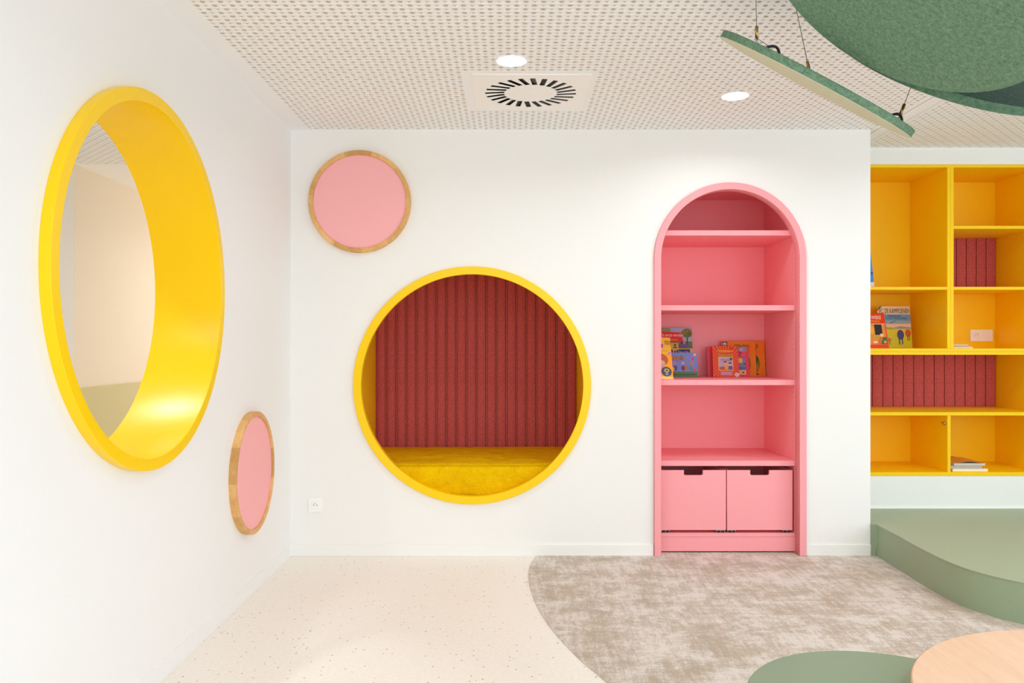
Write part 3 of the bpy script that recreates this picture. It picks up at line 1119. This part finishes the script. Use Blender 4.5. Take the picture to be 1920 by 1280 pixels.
class Print:
    """flat printed shapes on a cover, one mesh with several inks"""

    def __init__(self):
        self.v, self.f, self.mi, self.mats = [], [], [], []
        self.layer = 0

    def poly(self, pts, c_):
        m_ = ink(*c_)
        if m_ not in self.mats:
            self.mats.append(m_)
        self.layer += 1
        y_ = -0.00012 - 0.00003 * self.layer
        b_ = len(self.v)
        self.v += [(p[0], y_, p[1]) for p in pts]
        self.f.append(tuple(range(b_, b_ + len(pts))))
        self.mi.append(self.mats.index(m_))
        return self

    def rect(self, x0, x1, z0, z1, c_):
        return self.poly([(x0, z0), (x1, z0), (x1, z1), (x0, z1)], c_)

    def oval(self, x_, z_, rx, rz, c_, n=20, a0=0, a1=2 * PI):
        return self.poly([(x_ + rx * math.cos(a0 + (a1 - a0) * k / n), z_ + rz * math.sin(a0 + (a1 - a0) * k / n)) for k in range(n + (a1 - a0 < 6))], c_)

    def build(self, parent):
        me_ = bpy.data.meshes.new('print')
        me_.from_pydata(self.v, [], self.f)
        for m_ in self.mats:
            me_.materials.append(m_)
        me_.polygons.foreach_set('material_index', self.mi)
        me_.update()
        o_ = bpy.data.objects.new('cover_print', me_)
        col.objects.link(o_)
        o_.parent = parent
        return o_


def book(label, cat, x0, x1, ybot, z0, ht, lean, th, cover, yaw=0.0, roll=0.0, group=None, name='picture_book', spine=None):
    """x0..x1 front face width, ybot = front face at the bottom, lean = how far the top leans back (radians)"""
    wd = x1 - x0
    t_ = thing(name, label, cat, ((x0 + x1) / 2, ybot, z0), (-lean, roll, yaw), group)
    cm = ink(*cover)
    cv = 0.0016
    link('front_cover', box(-wd / 2, wd / 2, 0, cv, 0, ht, 0.0003), cm, t_)
    link('back_cover', box(-wd / 2, wd / 2, th - cv, th, 0, ht, 0.0003), cm, t_)
    link('spine', box(-wd / 2, -wd / 2 + cv, cv, th - cv, 0, ht), ink(*(spine or cover)), t_)
    link('page_block', box(-wd / 2 + cv, wd / 2 - 0.002, cv + 0.0001, th - cv - 0.0001, 0.002, ht - 0.002), M['paper'], t_)
    return t_


G1 = 'picture books on the pink shelf'
SC = 1.0282                                   # top of the shelf with books
# --- left trio
bk = book('tall picture book with red title banner and tree, behind two books', 'book', 0.952, 1.196, 5.205, SC, 0.322, 0.15, 0.014, (150, 170, 200), group=G1)
p = Print()
W2, H = 0.122, 0.322
p.rect(-W2, W2, 0.0, 0.322, (160, 178, 205)).rect(-W2, W2, 0.0, 0.232, (96, 128, 62)).rect(-W2, -0.02, 0.285, 0.322, (140, 150, 90))
p.rect(-W2, W2, 0.0, 0.185, (224, 186, 92)).rect(-0.03, 0.03, 0.185, 0.222, (214, 176, 70))
p.poly([(-W2, 0.232), (0.066, 0.226), (0.058, 0.256), (0.068, 0.292), (-0.06, 0.298), (-W2, 0.290)], (216, 44, 34))
p.rect(0.086, 0.094, 0.215, 0.270, (84, 56, 44)).oval(0.088, 0.288, 0.034, 0.030, (108, 122, 44)).oval(0.070, 0.294, 0.018, 0.014, (122, 130, 50)).oval(0.104, 0.278, 0.016, 0.016, (98, 112, 40)).oval(0.092, 0.302, 0.008, 0.006, (190, 96, 44))
p.rect(0.030, 0.106, 0.150, 0.180, (72, 52, 110)).poly([(0.034, 0.192), (0.100, 0.190), (0.104, 0.212), (0.070, 0.216), (0.034, 0.210)], (96, 88, 150))
p.oval(0.052, 0.224, 0.008, 0.007, (40, 60, 120)).oval(0.068, 0.221, 0.008, 0.007, (230, 110, 50))
p.rect(-0.004, 0.020, 0.188, 0.196, (60, 40, 40)).oval(0.008, 0.208, 0.010, 0.008, (120, 80, 50)).oval(-0.014, 0.166, 0.007, 0.014, (70, 50, 90)).oval(0.006, 0.160, 0.007, 0.016, (150, 60, 60)).oval(0.022, 0.166, 0.006, 0.014, (60, 80, 60))
p.build(bk)
lettering('De eerste woordjes', -0.082, 0.258, 0.145, 0.028, -0.0012, ink(250, 226, 220), bk, 0.25)
lettering('ontdekken', -0.047, 0.238, 0.075, 0.014, -0.0012, ink(250, 160, 60), bk)
lettering('Bianca Mae', 0.036, 0.158, 0.060, 0.010, -0.0012, ink(220, 210, 230), bk)

bk = book('blue landscape board book with balloons and meadow on its cover', 'book', 0.980, 1.2035, 5.118, SC, 0.158, 0.10, 0.016, (122, 142, 214), group=G1)
p = Print()
p.rect(-0.1115, 0.1115, 0.0, 0.158, (122, 142, 214)).rect(-0.1115, 0.1115, 0.0, 0.036, (92, 132, 84)).rect(0.088, 0.104, 0.136, 0.152, (236, 196, 110))
p.oval(0.083, 0.118, 0.008, 0.012, (226, 66, 104)).rect(0.0826, 0.0834, 0.060, 0.106, (200, 200, 220)).oval(0.092, 0.044, 0.009, 0.012, (226, 66, 104))
p.oval(-0.030, 0.058, 0.012, 0.018, (92, 70, 140)).oval(-0.048, 0.052, 0.012, 0.014, (220, 190, 60)).oval(-0.033, 0.090, 0.010, 0.008, (224, 120, 70))
p.oval(0.020, 0.058, 0.012, 0.016, (120, 50, 80)).oval(0.040, 0.062, 0.012, 0.014, (180, 120, 50)).oval(0.018, 0.090, 0.009, 0.010, (196, 170, 190)).oval(0.070, 0.056, 0.012, 0.016, (96, 150, 150)).oval(0.072, 0.086, 0.012, 0.010, (190, 130, 90))
p.build(bk)
lettering('Hopla', -0.0745, 0.098, 0.108, 0.046, -0.0012, ink(50, 34, 50), bk, bold=0.05)
lettering('Hopla', -0.0730, 0.100, 0.105, 0.042, -0.0015, ink(236, 158, 44), bk)
lettering('Hopla naar het zwembad', -0.060, 0.008, 0.162, 0.016, -0.0014, ink(44, 62, 52), bk)

bk = book('yellow picture book with hands, front left on the pink shelf', 'book', 0.8865, 0.984, 4.805, SC, 0.300, 0.56, 0.012, (244, 196, 72), group=G1, roll=0.045)
p = Print()
p.rect(-0.0487, 0.0487, 0.0, 0.300, (246, 200, 76)).rect(-0.0487, 0.0487, 0.020, 0.178, (248, 160, 20))
p.poly([(-0.0487 + 0.075 * math.cos(a) if a else 0.026, 0.136 + 0.052 * math.sin(a)) for a in [-PI / 2 + PI * k / 16 for k in range(17)]], (176, 96, 34)).rect(-0.0487, 0.0487, 0.0, 0.019, (240, 206, 130))
for q in range(4):
    p.poly([(-0.0487, 0.150 - q * 0.020), (-0.026, 0.142 - q * 0.018), (0.006, 0.122 - q * 0.014), (0.004, 0.110 - q * 0.014), (-0.030, 0.124 - q * 0.018), (-0.0487, 0.132 - q * 0.020)], (206 - 8 * q, 170 - 8 * q, 140 - 6 * q))
p.oval(0.010, 0.054, 0.032, 0.034, (60, 74, 84), 28).oval(0.012, 0.062, 0.016, 0.014, (200, 160, 70)).oval(0.012, 0.062, 0.007, 0.006, (70, 60, 60)).oval(0.012, 0.038, 0.010, 0.010, (120, 150, 180))
p.poly([(0.018, 0.168), (0.048, 0.182), (0.052, 0.198), (0.028, 0.190)], (196, 150, 190))
for r_, cc in enumerate(((80, 70, 60), (90, 80, 40), (200, 110, 40))):
    for q in range(4):
        p.rect(0.012 + q * 0.010, 0.018 + q * 0.010, 0.268 - r_ * 0.012, 0.276 - r_ * 0.012, cc)
p.poly([(-0.0487, 0.226), (0.000, 0.226), (0.000, 0.252), (-0.012, 0.252), (-0.012, 0.236), (-0.024, 0.236), (-0.024, 0.252), (-0.036, 0.252), (-0.036, 0.236), (-0.0487, 0.236)], (150, 84, 190))
p.rect(-0.050, 0.030, 0.2, 0.203, (190, 150, 80)).build(bk)

# --- right group
OR = (238, 140, 30)
for q, (xa, yb_, lab) in enumerate(((1.4575, 5.252, 'orange picture book at the far right, partly behind its twin'), (1.391, 5.232, 'orange picture book overlapping its twin, behind a pink book'))):
    bk = book(lab, 'book', xa, xa + 0.226, yb_, SC, 0.236, 0.12, 0.011, OR, group=G1, spine=(60, 36, 30))
    p = Print()
    p.rect(-0.113, 0.113, 0, 0.236, (240, 144, 30)).rect(-0.113, 0.113, 0.15, 0.236, (244, 134, 22))
    p.oval(0.030, 0.085, 0.048, 0.066, (196, 84, 20), 32).oval(0.030, 0.085, 0.044, 0.062, (120, 140, 30), 32).oval(0.036, 0.112, 0.034, 0.028, (60, 116, 40), 24).oval(0.040, 0.060, 0.026, 0.024, (176, 158, 40), 24).oval(0.036, 0.142, 0.010, 0.006, (210, 200, 200))
    p.rect(0.036, 0.068, 0.010, 0.018, (70, 40, 40)).rect(-0.108, -0.072, 0.196, 0.230, (120, 50, 44)).oval(-0.090, 0.212, 0.014, 0.012, (224, 206, 216)).rect(-0.104, -0.078, 0.205, 0.209, (60, 50, 100))
    p.build(bk)
    lettering('TROP', -0.024, 0.176, 0.096, 0.036, -0.0012, ink(104, 96, 30), bk, bold=0.03)
    lettering('TROP', -0.0235, 0.179, 0.095, 0.033, -0.0014, ink(150, 142, 50), bk)

bk = book('pink landscape picture book behind the orange sunburst book', 'book', 1.287, 1.558, 5.185, SC, 0.197, 0.17, 0.012, (222, 72, 96), group=G1)
p = Print()
p.rect(-0.1355, 0.1355, 0, 0.197, (224, 74, 98)).rect(0.03, 0.124, 0.165, 0.195, (150, 150, 176)).rect(0.036, 0.070, 0.167, 0.192, (50, 40, 90)).rect(0.074, 0.100, 0.170, 0.190, (180, 170, 200))
p.rect(-0.088, 0.113, 0.014, 0.128, (132, 138, 186)).rect(-0.088, 0.113, 0.014, 0.044, (238, 196, 116)).rect(-0.088, 0.113, 0.044, 0.066, (90, 116, 200)).oval(0.078, 0.106, 0.017, 0.016, (244, 196, 60)).poly([(0.09, 0.080), (0.113, 0.092), (0.113, 0.078)], (80, 90, 80)).oval(0.06, 0.030, 0.010, 0.006, (90, 50, 40)).oval(0.095, 0.028, 0.008, 0.005, (90, 50, 40))
p.poly([(0.098, 0.136), (0.112, 0.160), (0.106, 0.140)], (240, 150, 90)).build(bk)
lettering('VAKI', -0.005, 0.150, 0.090, 0.014, -0.0012, ink(70, 30, 90), bk, bold=0.03)
lettering('aan zee', 0.01, 0.134, 0.068, 0.011, -0.0012, ink(120, 60, 150), bk)

bk = book('orange sunburst picture book in front of the pink one', 'book', 1.309, 1.476, 5.138, SC, 0.204, 0.22, 0.013, (238, 96, 44), roll=0.02, group=G1)
p = Print()
p.rect(-0.0835, 0.0835, 0, 0.204, (240, 104, 52))
sx_, sz_ = 0.0, 0.094
nr = 36


def edge_pt(a):
    dx, dz = math.cos(a), math.sin(a)
    k = 1e9
    if abs(dx) > 1e-6:
        k = min(k, ((0.0835 if dx > 0 else -0.0835) - sx_) / dx)
    if abs(dz) > 1e-6:
        k = min(k, ((0.204 if dz > 0 else 0) - sz_) / dz)
    return (sx_ + dx * k, sz_ + dz * k)


for q in range(nr):
    a0, a1 = 2 * PI * q / nr, 2 * PI * (q + 0.5) / nr
    p.poly([(sx_, sz_), edge_pt(a0), edge_pt(a1)], (216, 62, 36))
p.oval(0.0, 0.142, 0.050, 0.030, (240, 130, 50), 24).rect(-0.050, 0.050, 0.169, 0.175, (248, 186, 40))
p.rect(-0.0475, 0.0475, 0.042, 0.131, (250, 206, 160)).rect(-0.0445, 0.0445, 0.045, 0.128, (196, 176, 206)).rect(-0.0445, 0.0445, 0.045, 0.066, (150, 150, 70)).rect(0.026, 0.0445, 0.110, 0.128, (90, 120, 40)).oval(-0.022, 0.058, 0.014, 0.010, (214, 70, 70)).oval(0.004, 0.066, 0.012, 0.018, (236, 178, 40)).oval(-0.002, 0.090, 0.009, 0.010, (240, 190, 150)).oval(-0.004, 0.099, 0.010, 0.005, (100, 60, 40)).oval(0.030, 0.062, 0.013, 0.014, (90, 100, 190)).oval(0.028, 0.082, 0.009, 0.010, (240, 190, 150)).oval(0.028, 0.092, 0.010, 0.005, (90, 40, 50))
p.rect(-0.034, 0.040, 0.012, 0.034, (206, 150, 180)).oval(0.070, 0.016, 0.016, 0.014, (220, 200, 200)).oval(-0.044, 0.186, 0.010, 0.007, (180, 130, 80)).oval(0.040, 0.187, 0.010, 0.008, (180, 80, 60))
p.build(bk)
lettering('JANNEKE', -0.038, 0.148, 0.076, 0.012, -0.0022, ink(120, 40, 90), bk, bold=0.02)
lettering('BOBBIE', -0.050, 0.131, 0.100, 0.014, -0.0022, ink(140, 156, 20), bk, bold=0.03)
lettering('FINISH', -0.030, 0.106, 0.064, 0.010, -0.0022, ink(90, 80, 70), bk)

# --- comics in the yellow shelves
G2 = 'comic albums on the yellow shelves'
SY = 1.2127
bk = book('comic album titled FC. De Kampioenen, standing in the lower left yellow bay', 'comic', 2.517, 2.741, 5.428, SY, 0.290, 0.14, 0.005, (238, 206, 170), group=G2, name='comic_album')
p = Print()
p.rect(-0.112, 0.112, 0.0, 0.290, (240, 212, 178)).rect(-0.112, 0.112, 0.185, 0.234, (112, 158, 200)).rect(-0.112, 0.112, 0.165, 0.190, (150, 172, 190)).rect(-0.112, 0.112, 0.135, 0.168, (236, 200, 160))
p.poly([(-0.112, 0.140), (-0.06, 0.146), (-0.02, 0.138), (0.04, 0.152), (0.112, 0.142), (0.112, 0.130), (-0.112, 0.130)], (160, 150, 176)).rect(-0.112, 0.112, 0.0, 0.134, (204, 196, 30)).rect(-0.112, 0.112, 0.098, 0.126, (222, 190, 40)).oval(-0.03, 0.135, 0.02, 0.008, (150, 180, 50))
p.poly([(-0.112, 0.290), (-0.112, 0.258), (-0.078, 0.290)], (80, 110, 50)).poly([(-0.112, 0.290), (-0.112, 0.268), (-0.094, 0.290)], (236, 150, 40))
p.poly([(-0.03, 0.170), (0.012, 0.186), (0.016, 0.190), (-0.02, 0.180), (-0.034, 0.174)], (110, 90, 70)).poly([(0.03, 0.180), (0.10, 0.190), (0.10, 0.187), (0.03, 0.177)], (190, 170, 60))
# a plain picnic table, a tree and a plane in a field instead of the figures
p.oval(0.036, 0.092, 0.024, 0.034, (74, 70, 130)).rect(0.022, 0.030, 0.024, 0.070, (66, 62, 110)).rect(0.042, 0.050, 0.026, 0.070, (66, 62, 110))
p.oval(0.088, 0.104, 0.020, 0.026, (196, 88, 40)).rect(0.080, 0.086, 0.052, 0.090, (150, 70, 40)).rect(0.092, 0.098, 0.052, 0.090, (150, 70, 40))
p.oval(-0.056, 0.058, 0.030, 0.014, (206, 112, 70)).rect(-0.076, -0.070, 0.026, 0.050, (170, 90, 50)).rect(-0.044, -0.038, 0.026, 0.050, (170, 90, 50)).oval(-0.084, 0.094, 0.022, 0.010, (206, 170, 170)).oval(-0.095, 0.132, 0.014, 0.022, (240, 220, 150))
p.build(bk)
lettering('FC. DE KAMPIOENEN', -0.098, 0.240, 0.204, 0.034, -0.0014, ink(30, 22, 20), bk)
lettering('FERNAND', -0.044, 0.216, 0.092, 0.012, -0.0014, ink(50, 70, 110), bk)
lettering('GAAT TROUWEN', -0.058, 0.200, 0.144, 0.012, -0.0014, ink(50, 70, 110), bk)

bk = book('red comic album with WISKE in its title, beside the back wall edge', 'comic', 2.345, 2.545, 5.352, SY, 0.250, 0.30, 0.005, (232, 62, 24), group=G2, name='comic_album')
p = Print()
p.rect(-0.100, 0.100, 0.0, 0.250, (236, 66, 24)).rect(-0.100, 0.092, 0.026, 0.172, (226, 150, 60)).rect(-0.100, 0.096, 0.170, 0.174, (240, 220, 200))
p.rect(0.020, 0.070, 0.094, 0.168, (36, 40, 44)).poly([(0.02, 0.03), (0.07, 0.030), (0.08, 0.094), (0.06, 0.094)], (214, 120, 50)).poly([(0.05, 0.028), (0.092, 0.028), (0.092, 0.080), (0.070, 0.076)], (30, 130, 60)).oval(0.026, 0.082, 0.010, 0.008, (150, 190, 60)).oval(0.080, 0.044, 0.009, 0.010, (240, 160, 60)).rect(0.002, 0.030, 0.036, 0.050, (244, 220, 190)).oval(0.064, 0.092, 0.013, 0.012, (236, 206, 170)).oval(0.0, 0.13, 0.016, 0.03, (240, 180, 50)).oval(-0.05, 0.09, 0.03, 0.04, (230, 180, 60))
p.build(bk)
lettering('SUSKE EN WISKE', -0.098, 0.205, 0.172, 0.026, -0.0014, ink(250, 226, 214), bk, 0.05, bold=0.02)
lettering('DE BLAFFERS', -0.080, 0.182, 0.140, 0.016, -0.0014, ink(248, 186, 60), bk)

bk = book('blue book leaning left at the hidden edge of the yellow shelves', 'book', 2.278, 2.428, 5.30, 1.6159, 0.235, 0.0, 0.030, (64, 140, 232), name='blue_book')
bk.rotation_euler = (0, -0.12, 0.12)
p = Print()
p.rect(-0.075, 0.075, 0.0, 0.030, (232, 226, 232)).rect(0.060, 0.075, 0.085, 0.095, (30, 50, 60)).build(bk)


# --- loose booklets and magazines lying flat
def booklet(name, label, cat, x0, x1, y0, y1, z0, th, cover, edge_c, group, yaw=0.0, curl=0.0):
    t_ = thing(name, label, cat, ((x0 + x1) / 2, (y0 + y1) / 2, z0), (0, 0, yaw), group)
    wx, wy = (x1 - x0) / 2, (y1 - y0) / 2
    link('page_block', box(-wx, wx, -wy, wy, 0.0006, th - 0.0006), edge_c, t_)
    link('back_cover', box(-wx, wx, -wy, wy, 0.0, 0.0005), cover, t_)
    bm_ = bmesh.new()
    g = 12
    rows = []
    for k in range(g + 1):
        u = k / g
        z_ = th + curl * math.sin(PI * u) ** 2
        rows.append([bm_.verts.new((-wx + 2 * wx * u, s * wy, z_ + dz)) for s, dz in ((-1, -0.0005), (1, -0.0005), (1, 0.0), (-1, 0.0))])
    for A, B in zip(rows, rows[1:]):
        for q in range(4):
            bm_.faces.new((A[q], A[(q + 1) % 4], B[(q + 1) % 4], B[q]))
    bm_.faces.new(rows[0])
    bm_.faces.new(rows[-1])
    link('front_cover', finish(bm_), cover, t_)
    return t_


pg1, pg2, pg3 = mat('page_edge_a', rgb(206, 200, 196), 0.8), mat('page_edge_b', rgb(188, 180, 166), 0.8), mat('page_edge_c', rgb(244, 232, 208), 0.8)
ZB = 0.4214
gm = 'magazines lying in the bottom yellow bay'
booklet('magazine', 'lowest white edged magazine of the stack in the bottom yellow bay', 'magazine', 2.846, 3.072, 5.125, 5.42, ZB, 0.0165, ink(236, 224, 200), pg3, gm)
booklet('magazine', 'middle grey edged magazine of the stack in the bottom yellow bay', 'magazine', 2.822, 3.040, 5.135, 5.42, ZB + 0.0168, 0.0165, ink(200, 190, 170), pg2, gm, 0.0)
mg = booklet('magazine', 'topmost magazine with curled orange cover in the bottom yellow bay', 'magazine', 2.866, 3.068, 5.145, 5.42, ZB + 0.0340, 0.016, ink(206, 140, 70), pg1, gm, 0.0, 0.010)
bm = bmesh.new()
gb = 'thin booklets lying under the double socket'
for k, (xa, xb, th, m_) in enumerate(((2.848, 2.985, 0.008, pg3), (2.842, 2.976, 0.008, ink(206, 160, 130)), (2.850, 2.958, 0.008, pg1))):
    booklet('booklet', ('lowest', 'middle', 'topmost')[k] + ' thin booklet of the small pile under the double socket', 'booklet', xa, xb, 5.14 + 0.004 * k, 5.35, SY + 0.0003 + k * 0.0086, th, ink(226, 210, 196), m_, gb, 0.0, 0.0)
bm.free()
